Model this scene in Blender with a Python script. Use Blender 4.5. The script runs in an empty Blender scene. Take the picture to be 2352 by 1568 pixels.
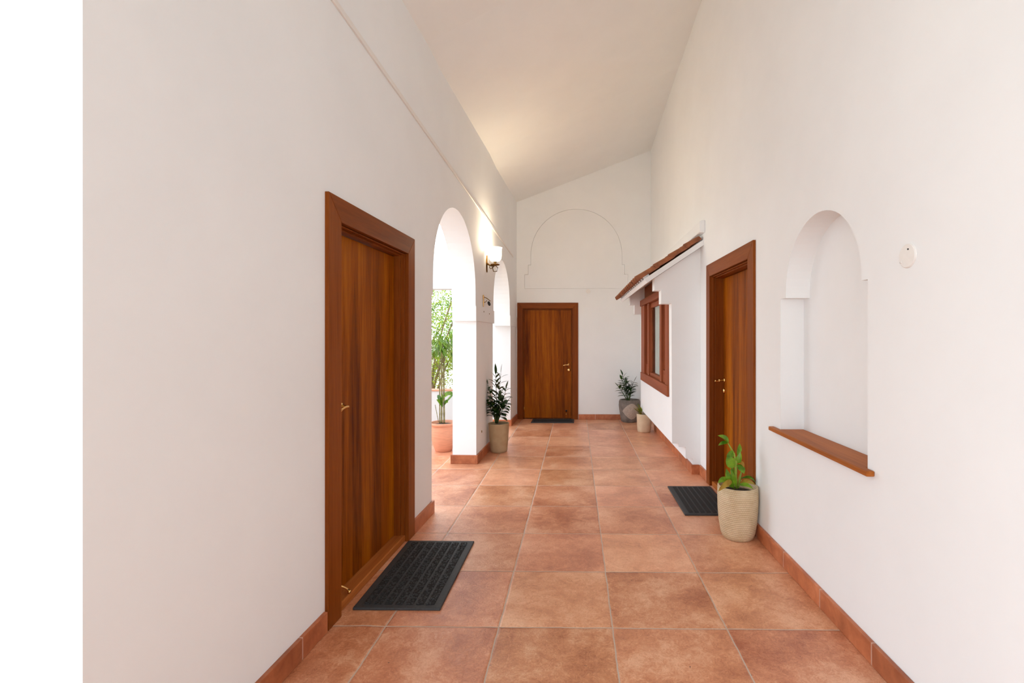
import bpy, bmesh, math, random
from mathutils import Vector, Matrix
from mathutils.geometry import tessellate_polygon
PI = math.pi
C = bpy.context.scene.collection
sc = bpy.context.scene

# ------------------------------------------------------------------ camera
F, CX, HY, TH, EYE = 1109.5, 1307.6, 775.5, 0.014543, 1.5
cam = bpy.data.cameras.new('camera')
cam.sensor_fit = 'HORIZONTAL'
cam.sensor_width = 36.0
cam.lens = F / 2352 * 36.0
cam.shift_x = -(CX - 1176) / 2352
cam.shift_y = (HY - 784) / 2352
cam.clip_end = 300
cam_o = bpy.data.objects.new('camera', cam)
C.objects.link(cam_o)
cam_o.location = (0, 0, EYE)
cam_o.rotation_euler = (PI / 2, 0, TH)
sc.camera = cam_o

# ------------------------------------------------------------------ light
world = bpy.data.worlds.new('world'); sc.world = world
world.use_nodes = True
wn = world.node_tree; wn.nodes.clear()
w_out = wn.nodes.new('ShaderNodeOutputWorld')
w_bg = wn.nodes.new('ShaderNodeBackground')
w_tc = wn.nodes.new('ShaderNodeTexCoord')
w_sep = wn.nodes.new('ShaderNodeSeparateXYZ')
w_ramp = wn.nodes.new('ShaderNodeValToRGB')
wn.links.new(w_tc.outputs['Generated'], w_sep.inputs[0])
wn.links.new(w_sep.outputs['Z'], w_ramp.inputs[0])
w_ramp.color_ramp.elements[0].position = 0.0
w_ramp.color_ramp.elements[0].color = (0.90, 0.955, 1.0, 1)
w_ramp.color_ramp.elements[1].position = 0.7
w_ramp.color_ramp.elements[1].color = (0.80, 0.89, 1.0, 1)
wn.links.new(w_ramp.outputs[0], w_bg.inputs[0])
w_bg.inputs[1].default_value = 3.0
wn.links.new(w_bg.outputs[0], w_out.inputs[0])
sc.view_settings.view_transform = 'Standard'
sc.view_settings.look = 'None'
sc.view_settings.gamma = 1.0
sc.view_settings.use_curve_mapping = False
sc.view_settings.exposure = 0.44
sc.cycles.max_bounces = 14
sc.cycles.diffuse_bounces = 10
sc.cycles.sample_clamp_indirect = 6.0

# ------------------------------------------------------------------ materials
def new_mat(name):
    m = bpy.data.materials.new(name); m.use_nodes = True
    nt = m.node_tree; nt.nodes.clear()
    out = nt.nodes.new('ShaderNodeOutputMaterial')
    b = nt.nodes.new('ShaderNodeBsdfPrincipled')
    nt.links.new(b.outputs[0], out.inputs[0])
    return m, nt, b
def nd(nt, t, **kw):
    n = nt.nodes.new(t)
    for k, v in kw.items(): setattr(n, k, v)
    return n
def mth(nt, op, a, b=None, c=None):
    n = nt.nodes.new('ShaderNodeMath'); n.operation = op
    for i, v in enumerate((a, b, c)):
        if v is None: continue
        if isinstance(v, (int, float)): n.inputs[i].default_value = v
        else: nt.links.new(v, n.inputs[i])
    return n.outputs[0]
def ramp(nt, fac, stops):
    r = nt.nodes.new('ShaderNodeValToRGB')
    nt.links.new(fac, r.inputs[0])
    e = r.color_ramp.elements
    while len(e) < len(stops): e.new(0.5)
    for i, (p, c) in enumerate(stops):
        e[i].position = p; e[i].color = (*c, 1) if len(c) == 3 else c
    return r.outputs[0]
def mix(nt, fac, a, b, mode='MIX'):
    n = nt.nodes.new('ShaderNodeMix'); n.data_type = 'RGBA'; n.blend_type = mode
    for s, v in ((n.inputs[0], fac), (n.inputs[6], a), (n.inputs[7], b)):
        if isinstance(v, (int, float)): s.default_value = v
        elif isinstance(v, tuple): s.default_value = (*v, 1)
        else: nt.links.new(v, s)
    return n.outputs[2]
def coords(nt, scale=(1, 1, 1), kind='Object'):
    tc = nd(nt, 'ShaderNodeTexCoord'); mp = nd(nt, 'ShaderNodeMapping')
    mp.inputs['Scale'].default_value = scale
    nt.links.new(tc.outputs[kind], mp.inputs[0])
    return mp.outputs[0]
def noise(nt, vec, scale, detail=4, rough=0.55, dist=0.0):
    n = nd(nt, 'ShaderNodeTexNoise')
    nt.links.new(vec, n.inputs['Vector'])
    n.inputs['Scale'].default_value = scale; n.inputs['Detail'].default_value = detail
    n.inputs['Roughness'].default_value = rough; n.inputs['Distortion'].default_value = dist
    return n.outputs['Fac']
def bump(nt, b, h, strength, dist=0.01):
    n = nd(nt, 'ShaderNodeBump')
    n.inputs['Strength'].default_value = strength; n.inputs['Distance'].default_value = dist
    nt.links.new(h, n.inputs['Height']); nt.links.new(n.outputs[0], b.inputs['Normal'])
    return n

def mat_plaster(name, col=(0.865, 0.885, 0.89), var=0.03):
    m, nt, b = new_mat(name)
    v = coords(nt)
    n1 = noise(nt, v, 1.3, 5, 0.6)
    c = ramp(nt, n1, [(0.3, tuple(x * (1 - var) for x in col)), (0.7, tuple(min(1, x * (1 + var * 0.5)) for x in col))])
    nt.links.new(c, b.inputs['Base Color'])
    b.inputs['Roughness'].default_value = 0.88
    b.inputs['Specular IOR Level'].default_value = 0.2
    n2 = noise(nt, v, 60, 4, 0.6); n3 = noise(nt, v, 4, 3)
    h = mth(nt, 'ADD', mth(nt, 'MULTIPLY', n2, 0.15), n3)
    bump(nt, b, h, 0.12, 0.01)
    return m

def mat_wood(name, dark, mid, light, axis='Z', rough=0.38, grain=1.0, wide=1.0):
    m, nt, b = new_mat(name)
    k = {'Z': (1, 1, 0.05), 'Y': (1, 0.05, 1), 'X': (0.05, 1, 1)}[axis]
    v = coords(nt, tuple(x for x in k))
    a = noise(nt, v, 6.0 * wide, 5, 0.6, 0.4)
    f = noise(nt, v, 55.0 * grain, 6, 0.7, 0.2)
    s = mth(nt, 'ADD', mth(nt, 'MULTIPLY', a, 0.65), mth(nt, 'MULTIPLY', f, 0.35))
    c = ramp(nt, s, [(0.34, dark), (0.5, mid), (0.66, light)])
    nt.links.new(c, b.inputs['Base Color'])
    b.inputs['Roughness'].default_value = rough
    b.inputs['Specular IOR Level'].default_value = 0.09
    bump(nt, b, f, 0.08, 0.004)
    return m

def mat_plain(name, col, rough=0.5, metal=0.0, spec=0.5, nz=0.0, nscale=30, bmp=0.0, stretch=(1, 1, 1)):
    m, nt, b = new_mat(name)
    v = coords(nt, stretch)
    n1 = noise(nt, v, nscale, 4)
    c = ramp(nt, n1, [(0.3, tuple(x * (1 - nz) for x in col)), (0.7, tuple(min(1, x * (1 + nz)) for x in col))])
    nt.links.new(c, b.inputs['Base Color'])
    b.inputs['Roughness'].default_value = rough; b.inputs['Metallic'].default_value = metal
    b.inputs['Specular IOR Level'].default_value = spec
    if bmp: bump(nt, b, n1, bmp, 0.004)
    return m

def mat_floor():
    m, nt, b = new_mat('terracotta_floor_tiles')
    tc = nd(nt, 'ShaderNodeTexCoord'); sp = nd(nt, 'ShaderNodeSeparateXYZ')
    nt.links.new(tc.outputs['Object'], sp.inputs[0])
    v = tc.outputs['Object']
    wob = mth(nt, 'MULTIPLY', mth(nt, 'SUBTRACT', noise(nt, v, 7, 3), 0.5), 0.012)
    tx = mth(nt, 'DIVIDE', mth(nt, 'ADD', mth(nt, 'ADD', sp.outputs[0], 0.990), wob), 0.5884)
    ty = mth(nt, 'DIVIDE', mth(nt, 'ADD', mth(nt, 'SUBTRACT', sp.outputs[1], 2.50), wob), 0.6)
    fx, fy = mth(nt, 'FLOOR', tx), mth(nt, 'FLOOR', ty)
    ax = mth(nt, 'SUBTRACT', 0.5, mth(nt, 'ABSOLUTE', mth(nt, 'SUBTRACT', mth(nt, 'FRACT', tx), 0.5)))
    ay = mth(nt, 'SUBTRACT', 0.5, mth(nt, 'ABSOLUTE', mth(nt, 'SUBTRACT', mth(nt, 'FRACT', ty), 0.5)))
    d = mth(nt, 'MINIMUM', ax, ay)
    mr = nd(nt, 'ShaderNodeMapRange'); mr.interpolation_type = 'SMOOTHSTEP'
    nt.links.new(d, mr.inputs[0]); mr.inputs[1].default_value = 0.0030; mr.inputs[2].default_value = 0.0078
    tile = mr.outputs[0]
    cb = nd(nt, 'ShaderNodeCombineXYZ'); nt.links.new(fx, cb.inputs[0]); nt.links.new(fy, cb.inputs[1])
    wn_ = nd(nt, 'ShaderNodeTexWhiteNoise'); nt.links.new(cb.outputs[0], wn_.inputs['Vector'])
    # offset the mottling tile by tile
    off = nd(nt, 'ShaderNodeVectorMath', operation='MULTIPLY_ADD')
    nt.links.new(wn_.outputs['Color'], off.inputs[0]); off.inputs[1].default_value = (9, 9, 9); nt.links.new(v, off.inputs[2])
    vo = off.outputs[0]
    big = noise(nt, vo, 2.6, 4, 0.6, 0.3)
    mid = noise(nt, vo, 11, 5, 0.65, 1.2)
    fine = noise(nt, vo, 34, 5, 0.65, 2.6)
    s = mth(nt, 'ADD', mth(nt, 'MULTIPLY', big, 0.48), mth(nt, 'ADD', mth(nt, 'MULTIPLY', mid, 0.24), mth(nt, 'MULTIPLY', fine, 0.28)))
    c = ramp(nt, s, [(0.38, (0.35, 0.098, 0.034)), (0.5, (0.62, 0.258, 0.122)), (0.61, (0.82, 0.47, 0.285))])
    c2 = mix(nt, mth(nt, 'MULTIPLY', wn_.outputs['Value'], 0.42), c, (0.70, 0.37, 0.24))
    hs = nd(nt, 'ShaderNodeHueSaturation'); nt.links.new(c2, hs.inputs['Color'])
    sp2 = nd(nt, 'ShaderNodeSeparateColor'); nt.links.new(wn_.outputs['Color'], sp2.inputs[0])
    nt.links.new(mth(nt, 'MULTIPLY_ADD', sp2.outputs[0], 0.26, 0.92), hs.inputs['Value'])
    nt.links.new(mth(nt, 'MULTIPLY_ADD', sp2.outputs[1], 0.008, 0.496), hs.inputs['Hue'])
    # little curled creases in the clay
    vein = mth(nt, 'ABSOLUTE', mth(nt, 'SUBTRACT', noise(nt, vo, 26, 5, 0.7, 2.5), 0.5))
    vm = nd(nt, 'ShaderNodeMapRange'); nt.links.new(vein, vm.inputs[0]); vm.inputs[1].default_value = 0.0; vm.inputs[2].default_value = 0.02
    vm.inputs[3].default_value = 1; vm.inputs[4].default_value = 0
    c3 = mix(nt, mth(nt, 'MULTIPLY', vm.outputs[0], 0.32), hs.outputs[0], (0.33, 0.11, 0.05))
    pit = nd(nt, 'ShaderNodeMapRange'); nt.links.new(noise(nt, vo, 36, 2, 0.5), pit.inputs[0]); pit.inputs[1].default_value = 0.765; pit.inputs[2].default_value = 0.79
    c3 = mix(nt, pit.outputs[0], c3, (0.10, 0.045, 0.03))
    col = mix(nt, tile, (0.52, 0.42, 0.34), c3)
    nt.links.new(col, b.inputs['Base Color'])
    nt.links.new(mth(nt, 'MULTIPLY_ADD', tile, -0.53, 0.82), b.inputs['Roughness'])
    b.inputs['Specular IOR Level'].default_value = 0.55
    e = nd(nt, 'ShaderNodeMapRange'); e.interpolation_type = 'SMOOTHSTEP'
    nt.links.new(d, e.inputs[0]); e.inputs[1].default_value = 0.003; e.inputs[2].default_value = 0.022
    h = mth(nt, 'ADD', mth(nt, 'MULTIPLY', e.outputs[0], 1.0), mth(nt, 'ADD', mth(nt, 'MULTIPLY', mid, 0.5), mth(nt, 'MULTIPLY', fine, 0.75)))
    bump(nt, b, h, 0.36, 0.006)
    return m

def mat_skirt(name, axis, period=0.47, off=0.12):
    m, nt, b = new_mat(name)
    tc = nd(nt, 'ShaderNodeTexCoord'); sp = nd(nt, 'ShaderNodeSeparateXYZ'); nt.links.new(tc.outputs['Object'], sp.inputs[0])
    t = mth(nt, 'DIVIDE', mth(nt, 'ADD', sp.outputs[axis], off), period)
    d = mth(nt, 'SUBTRACT', 0.5, mth(nt, 'ABSOLUTE', mth(nt, 'SUBTRACT', mth(nt, 'FRACT', t), 0.5)))
    mr = nd(nt, 'ShaderNodeMapRange'); nt.links.new(d, mr.inputs[0]); mr.inputs[1].default_value = 0.006; mr.inputs[2].default_value = 0.011
    n1 = noise(nt, tc.outputs['Object'], 9, 5, 0.6, 0.5)
    c = ramp(nt, n1, [(0.3, (0.32, 0.085, 0.030)), (0.55, (0.48, 0.150, 0.058)), (0.72, (0.60, 0.22, 0.10))])
    wn_ = nd(nt, 'ShaderNodeTexWhiteNoise'); wn_.noise_dimensions = '1D'
    nt.links.new(mth(nt, 'FLOOR', t), wn_.inputs['W'])
    hs = nd(nt, 'ShaderNodeHueSaturation'); nt.links.new(c, hs.inputs['Color'])
    nt.links.new(mth(nt, 'MULTIPLY_ADD', wn_.outputs['Value'], 0.3, 0.85), hs.inputs['Value'])
    nt.links.new(mix(nt, mr.outputs[0], (0.55, 0.33, 0.25), hs.outputs[0]), b.inputs['Base Color'])
    b.inputs['Roughness'].default_value = 0.42
    bump(nt, b, n1, 0.15, 0.004)
    return m

def mat_leaf(name, c0, c1, trans=0.25, rough=0.35, scale=14):
    m, nt, b = new_mat(name)
    out = [n for n in nt.nodes if n.type == 'OUTPUT_MATERIAL'][0]
    v = coords(nt)
    n1 = noise(nt, v, scale, 3)
    c = ramp(nt, n1, [(0.35, c0), (0.65, c1)])
    nt.links.new(c, b.inputs['Base Color'])
    b.inputs['Roughness'].default_value = rough
    b.inputs['Specular IOR Level'].default_value = 0.4
    tr = nd(nt, 'ShaderNodeBsdfTranslucent'); nt.links.new(c, tr.inputs[0])
    ms = nd(nt, 'ShaderNodeMixShader'); ms.inputs[0].default_value = trans
    nt.links.new(b.outputs[0], ms.inputs[1]); nt.links.new(tr.outputs[0], ms.inputs[2])
    nt.links.new(ms.outputs[0], out.inputs[0])
    return m

M = {}
M['plaster'] = mat_plaster('white_plaster')
M['ceiling'] = mat_plaster('ceiling_plaster', (0.85, 0.865, 0.855))
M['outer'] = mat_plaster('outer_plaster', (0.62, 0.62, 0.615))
M['floor'] = mat_floor()
M['skirt_y'] = mat_skirt('terracotta_skirting_y', 1)
M['skirt_x'] = mat_skirt('terracotta_skirting_x', 0)
M['door'] = mat_wood('door_wood', (0.075, 0.013, 0.0005), (0.26, 0.062, 0.001), (0.46, 0.145, 0.003), 'Z', 0.45)
M['frame_z'] = mat_wood('frame_wood_upright', (0.13, 0.028, 0.003), (0.21, 0.050, 0.006), (0.29, 0.080, 0.012), 'Z', 0.4, 1.0, 0.8)
M['frame_y'] = mat_wood('frame_wood_level_y', (0.13, 0.030, 0.004), (0.21, 0.052, 0.008), (0.29, 0.082, 0.014), 'Y', 0.4, 1.0, 0.8)
M['frame_x'] = mat_wood('frame_wood_level_x', (0.13, 0.030, 0.004), (0.20, 0.048, 0.008), (0.27, 0.075, 0.014), 'X', 0.4, 1.0, 0.8)
M['win_z'] = mat_wood('window_wood_upright', (0.21, 0.050, 0.018), (0.29, 0.078, 0.030), (0.36, 0.105, 0.042), 'Z', 0.45)
M['win_y'] = mat_wood('window_wood_level', (0.21, 0.050, 0.018), (0.29, 0.078, 0.030), (0.36, 0.105, 0.042), 'Y', 0.45)
M['shelf'] = mat_wood('shelf_wood', (0.24, 0.065, 0.012), (0.38, 0.115, 0.024), (0.48, 0.16, 0.038), 'Y', 0.45, 1.0, 1.6)
M['brass'] = mat_plain('brass', (0.83, 0.55, 0.22), 0.25, 1.0, nz=0.1)
M['bronze'] = mat_plain('antique_bronze', (0.20, 0.11, 0.03), 0.32, 0.9, nz=0.3)
M['black'] = mat_plain('black_metal', (0.012, 0.010, 0.010), 0.4, 0.2)
M['rubber'] = mat_plain('mat_rubber', (0.030, 0.033, 0.036), 0.6, nz=0.2, nscale=80)
M['pile'] = mat_plain('mat_pile', (0.012, 0.012, 0.013), 0.9, nz=0.7, nscale=260, bmp=0.8)
M['white_pvc'] = mat_plain('white_plastic', (0.80, 0.78, 0.75), 0.4, nz=0.02)
M['soil'] = mat_plain('soil', (0.035, 0.022, 0.014), 0.95, nz=0.5, nscale=60, bmp=0.8)
M['rooftile'] = mat_plain('clay_roof_tile', (0.27, 0.085, 0.03), 0.6, nz=0.35, nscale=14, bmp=0.2)
M['terracotta'] = mat_plain('terracotta_pot', (0.60, 0.26, 0.15), 0.7, nz=0.12, nscale=9, bmp=0.3, stretch=(1, 1, 7))
M['dark_room'] = mat_plain('room_plaster', (0.55, 0.52, 0.48), 0.9)
M['curtain'] = mat_plain('curtain_cloth', (0.62, 0.64, 0.60), 0.9, nz=0.05)
M['ground'] = mat_plain('pale_gravel', (0.62, 0.58, 0.50), 0.95, nz=0.15, nscale=25, bmp=0.4)

def mat_weave(name, c0, c1, rows=70, cols=64):
    m, nt, b = new_mat(name)
    tc = nd(nt, 'ShaderNodeTexCoord'); sp = nd(nt, 'ShaderNodeSeparateXYZ'); nt.links.new(tc.outputs['Object'], sp.inputs[0])
    ang = mth(nt, 'ARCTAN2', sp.outputs[1], sp.outputs[0])
    zr = mth(nt, 'MULTIPLY', sp.outputs[2], rows * 2 * PI)
    sh = mth(nt, 'MULTIPLY', mth(nt, 'FLOOR', mth(nt, 'DIVIDE', zr, 2 * PI)), PI)
    a = mth(nt, 'SINE', mth(nt, 'ADD', mth(nt, 'MULTIPLY', ang, cols), sh))
    z = mth(nt, 'SINE', zr)
    h = mth(nt, 'ADD', mth(nt, 'MULTIPLY', z, 0.7), mth(nt, 'MULTIPLY', a, 0.3))
    n1 = noise(nt, tc.outputs['Object'], 12, 4)
    s = mth(nt, 'ADD', mth(nt, 'MULTIPLY', mth(nt, 'MULTIPLY_ADD', h, 0.5, 0.5), 0.3), mth(nt, 'MULTIPLY', n1, 0.7))
    nt.links.new(ramp(nt, s, [(0.3, c0), (0.65, c1)]), b.inputs['Base Color'])
    b.inputs['Roughness'].default_value = 0.7
    bump(nt, b, h, 0.5, 0.004)
    return m
M['weave'] = mat_weave('cream_woven_clay', (0.50, 0.36, 0.20), (0.70, 0.56, 0.37))
M['ribbed'] = mat_weave('tan_ribbed_clay', (0.42, 0.29, 0.155), (0.55, 0.40, 0.23), 210, 50)
M['cream'] = mat_weave('cream_clay', (0.62, 0.46, 0.30), (0.74, 0.58, 0.40), 120, 40)
M['stone'] = mat_weave('grey_carved_stone', (0.10, 0.080, 0.066), (0.25, 0.205, 0.175), 105, 22)
M['stone_light'] = mat_plain('pale_stone', (0.42, 0.34, 0.28), 0.8, nz=0.25, nscale=90, bmp=0.3)
M['leaf_bright'] = mat_leaf('bright_leaf', (0.03, 0.12, 0.005), (0.20, 0.37, 0.015), 0.15, 0.3)
M['leaf_old'] = mat_leaf('yellowing_leaf', (0.30, 0.14, 0.012), (0.42, 0.30, 0.04), 0.2, 0.4)
M['stem_bright'] = mat_leaf('bright_stem', (0.16, 0.26, 0.02), (0.30, 0.38, 0.05), 0.0, 0.4)
M['leaf_dark'] = mat_leaf('dark_glossy_leaf', (0.010, 0.032, 0.006), (0.028, 0.085, 0.010), 0.12, 0.28, 20)
M['stem_dark'] = mat_leaf('dark_stem', (0.020, 0.035, 0.010), (0.06, 0.09, 0.02), 0.0, 0.5)
M['leaf_mid'] = mat_leaf('mid_green_leaf', (0.05, 0.13, 0.010), (0.20, 0.32, 0.025), 0.3, 0.35, 12)
M["cane"] = mat_leaf('ringed_cane', (0.13, 0.10, 0.035), (0.26, 0.22, 0.08), 0.0, 0.5, 25)
M['leaf_garden'] = mat_leaf('yellow_green_garden_leaf', (0.07, 0.14, 0.005), (0.42, 0.50, 0.02), 0.3, 0.45, 3)  # leaf's own colour, deep green to yellow-green by noise
M['leaf_garden2'] = mat_leaf('pale_garden_leaf', (0.045, 0.11, 0.015), (0.20, 0.33, 0.06), 0.25, 0.45, 3)
M['bark'] = mat_plain('bark', (0.16, 0.11, 0.06), 0.9, nz=0.4, nscale=12, bmp=0.5, stretch=(1, 1, 0.3))

def mat_glass():
    m, nt, b = new_mat('window_glass')
    out = [n for n in nt.nodes if n.type == 'OUTPUT_MATERIAL'][0]
    gl = nd(nt, 'ShaderNodeBsdfGlossy'); gl.inputs['Roughness'].default_value = 0.02
    tr = nd(nt, 'ShaderNodeBsdfTransparent'); tr.inputs[0].default_value = (0.90, 0.93, 0.92, 1)
    fr_ = nd(nt, 'ShaderNodeFresnel'); fr_.inputs[0].default_value = 1.45
    ms = nd(nt, 'ShaderNodeMixShader'); geo = nd(nt, 'ShaderNodeNewGeometry'); nt.links.new(mth(nt, 'MULTIPLY', fr_.outputs[0], mth(nt, 'SUBTRACT', 1.0, geo.outputs['Backfacing'])), ms.inputs[0])
    nt.links.new(tr.outputs[0], ms.inputs[1]); nt.links.new(gl.outputs[0], ms.inputs[2])
    nt.links.new(ms.outputs[0], out.inputs[0])
    return m
M['glass'] = mat_glass()
def mat_glow():
    m, nt, b = new_mat('lit_opal_glass')
    b.inputs['Base Color'].default_value = (0.9, 0.85, 0.75, 1)
    b.inputs['Emission Color'].default_value = (1.0, 0.82, 0.60, 1)
    b.inputs['Emission Strength'].default_value = 2.2
    return m
M['glow'] = mat_glow()

# ------------------------------------------------------------------ helpers
def obj(name, bm, mat, parent=None, smooth=False, bevel=0.0, world=False):
    bmesh.ops.recalc_face_normals(bm, faces=bm.faces[:])
    me = bpy.data.meshes.new(name)
    bm.to_mesh(me); bm.free()
    for k in (mat if isinstance(mat, (list, tuple)) else [mat]):
        me.materials.append(M[k] if isinstance(k, str) else k)
    if smooth:
        for p in me.polygons: p.use_smooth = True
    o = bpy.data.objects.new(name, me); C.objects.link(o)
    if parent: o.parent = parent
    if bevel:
        md = o.modifiers.new('bevel', 'BEVEL'); md.width = bevel; md.segments = 2; md.limit_method = 'ANGLE'; md.angle_limit = math.radians(40)
    return o
def thing(name, label=None, cat=None, loc=(0, 0, 0), rotz=0.0, group=None, kind=None):
    o = bpy.data.objects.new(name, None); C.objects.link(o)
    o.empty_display_size = 0.1
    o.location = loc; o.rotation_euler = (0, 0, rotz)
    return tag(o, label, cat, group, kind)
def tag(o, label=None, cat=None, group=None, kind=None):
    if label: o['label'] = label
    if cat: o['category'] = cat
    if group: o['group'] = group
    if kind: o['kind'] = kind
    return o
def box(bm, a, b):
    x0, y0, z0 = a; x1, y1, z1 = b
    v = [bm.verts.new(p) for p in ((x0, y0, z0), (x1, y0, z0), (x1, y1, z0), (x0, y1, z0), (x0, y0, z1), (x1, y0, z1), (x1, y1, z1), (x0, y1, z1))]
    for f in ((0, 3, 2, 1), (4, 5, 6, 7), (0, 1, 5, 4), (1, 2, 6, 5), (2, 3, 7, 6), (3, 0, 4, 7)):
        bm.faces.new([v[i] for i in f])
    return bm
def BX(*args):
    bm = bmesh.new()
    for i in range(0, len(args), 2): box(bm, args[i], args[i + 1])
    return bm
def slab(bm, loops, t0, t1, fn):
    """polygon (first loop) with holes (others) in 2D, extruded from t0 to t1; fn(a, b, t) -> 3D"""
    pts = [p for l in loops for p in l]
    tris = tessellate_polygon([[Vector((p[0], p[1], 0)) for p in l] for l in loops])
    A = [bm.verts.new(fn(p[0], p[1], t0)) for p in pts]
    B = [bm.verts.new(fn(p[0], p[1], t1)) for p in pts]
    for t in tris:
        try:
            bm.faces.new([A[i] for i in t]); bm.faces.new([B[i] for i in reversed(t)])
        except ValueError: pass
    k = 0
    for l in loops:
        n = len(l)
        for i in range(n):
            j = (i + 1) % n
            bm.faces.new((A[k + i], A[k + j], B[k + j], B[k + i]))
        k += n
    return bm
def tube(bm, pts, r, seg=8, caps=True):
    pts = [Vector(p) for p in pts]
    rr = r if isinstance(r, (list, tuple)) else [r] * len(pts)
    rings = []
    ref = Vector((0.13, 0.21, 0.97))
    for i, p in enumerate(pts):
        t = (pts[min(i + 1, len(pts) - 1)] - pts[max(i - 1, 0)]).normalized()
        if abs(t.dot(ref)) > 0.95: rf = Vector((1, 0.1, 0))
        else: rf = ref
        u = t.cross(rf).normalized(); w = t.cross(u)
        rings.append([bm.verts.new(p + (u * math.cos(a) + w * math.sin(a)) * rr[i]) for a in [2 * PI * k / seg for k in range(seg)]])
    for a, b in zip(rings, rings[1:]):
        for k in range(seg):
            bm.faces.new((a[k], a[(k + 1) % seg], b[(k + 1) % seg], b[k]))
    if caps:
        bm.faces.new(rings[0][::-1]); bm.faces.new(rings[-1])
    return bm
def lathe(bm, prof, seg=48, c=(0, 0, 0), wob=None):
    rings = []
    for (r, z) in prof:
        ring = []
        for k in range(seg):
            a = 2 * PI * k / seg
            rr = r * (wob(a, z) if wob else 1)
            ring.append(bm.verts.new((c[0] + rr * math.cos(a), c[1] + rr * math.sin(a), c[2] + z)))
        rings.append(ring)
    for a, b in zip(rings, rings[1:]):
        for k in range(seg):
            bm.faces.new((a[k], a[(k + 1) % seg], b[(k + 1) % seg], b[k]))
    for ring in (rings[0], rings[-1]):
        if prof[rings.index(ring)][0] > 1e-4: bm.faces.new(ring)
    return bm
def arcpts(cx, cz, r, a0, a1, n):
    return [(cx + r * math.cos(a0 + (a1 - a0) * i / n), cz + r * math.sin(a0 + (a1 - a0) * i / n)) for i in range(n + 1)]
def bez(p0, p1, p2, n):
    p0, p1, p2 = Vector(p0), Vector(p1), Vector(p2)
    return [p0 * (1 - t) ** 2 + p1 * 2 * t * (1 - t) + p2 * t * t for t in [i / n for i in range(n + 1)]]
def leaf(bm, p0, p1, p2, w, n=7, fold=0.25, side=None, peak=0.45, mi=0, curl=0.0):
    """a leaf blade along the bezier p0-p1-p2, folded along its midrib"""
    P = bez(p0, p1, p2, n)
    side = Vector(side) if side else None
    rows = []
    for i, p in enumerate(P):
        t = (P[min(i + 1, n)] - P[max(i - 1, 0)]).normalized()
        s = side if side else t.cross(Vector((0, 0, 1)))
        s = (s - t * s.dot(t))
        if s.length < 1e-4: s = Vector((1, 0, 0))
        s.normalize(); up = s.cross(t).normalized()
        x = i / n
        ww = w * (math.sin(PI * x ** (math.log(0.5) / math.log(peak))) ** 0.8 if 0 < x < 1 else 0.02)
        u2 = up * (fold * ww)
        rows.append((bm.verts.new(p + s * ww + u2), bm.verts.new(p), bm.verts.new(p - s * ww + u2)))
    for a, b in zip(rows, rows[1:]):
        f = bm.faces.new((a[0], a[1], b[1], b[0])); g = bm.faces.new((a[1], a[2], b[2], b[1]))
        f.material_index = mi; g.material_index = mi
    return bm

# the left wall stands slightly askew: its own frame, u along it, o into the corridor
XL0, AL = -1.358, math.atan(0.029)
def LW(u, o, z):
    return Vector((XL0 + math.sin(AL) * u + math.cos(AL) * o, math.cos(AL) * u - math.sin(AL) * o, z))
def lthing(name, u, z=0.0, **kw):
    return thing(name, loc=LW(u, 0, z), rotz=-AL, **kw)
XR, YB = 1.37, 8.89
S = dict(kind='structure')

# ------------------------------------------------------------------ floor and ceiling
f_bm = BX((-3.0, -2.5, -0.12), (3.4, 9.4, 0.0))
tag(obj('floor', f_bm, 'floor'), 'large square terracotta tiles with pale grout along the corridor floor', **S)
g_bm = BX((-3.0, -30, -0.20), (10, -2.5, -0.06), (-40, -30, -0.20), (-3.0, 60, -0.06), (-3.0, 9.4, -0.20), (10, 60, -0.06))
tag(obj('ground', g_bm, 'ground'), 'pale ground of the garden beyond the arches', **S)
def zr(y): return 5.2 - 0.066 * (y - 5.33)
c_bm = bmesh.new()
ys = [-3.6, -1.5, 1.5, 4, 6.5, 9.2]
xs_l, xs_r = -1.75, 1.70
lo, hi = [], []
for y in ys:
    zl = 3.95; zR = zr(y); xl = -1.24; k = (zR - zl) / (1.37 - xl)
    lo.append([c_bm.verts.new((x, y, zl + k * (x - xl))) for x in (xs_l, xs_r)])
    hi.append([c_bm.verts.new((x, y, zl + k * (x - xl) + 0.15)) for x in (xs_l, xs_r)])
for i in range(len(ys) - 1):
    c_bm.faces.new((lo[i][0], lo[i][1], lo[i + 1][1], lo[i + 1][0]))
    c_bm.faces.new((hi[i][0], hi[i + 1][0], hi[i + 1][1], hi[i][1]))
    for s in (0, 1): c_bm.faces.new((lo[i][s], lo[i + 1][s], hi[i + 1][s], hi[i][s]))
for e in (0, -1): c_bm.faces.new((lo[e][0], lo[e][1], hi[e][1], hi[e][0]))
tag(obj('ceiling', c_bm, 'ceiling'), 'sloping white plaster ceiling rising to the right wall', **S)

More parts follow.
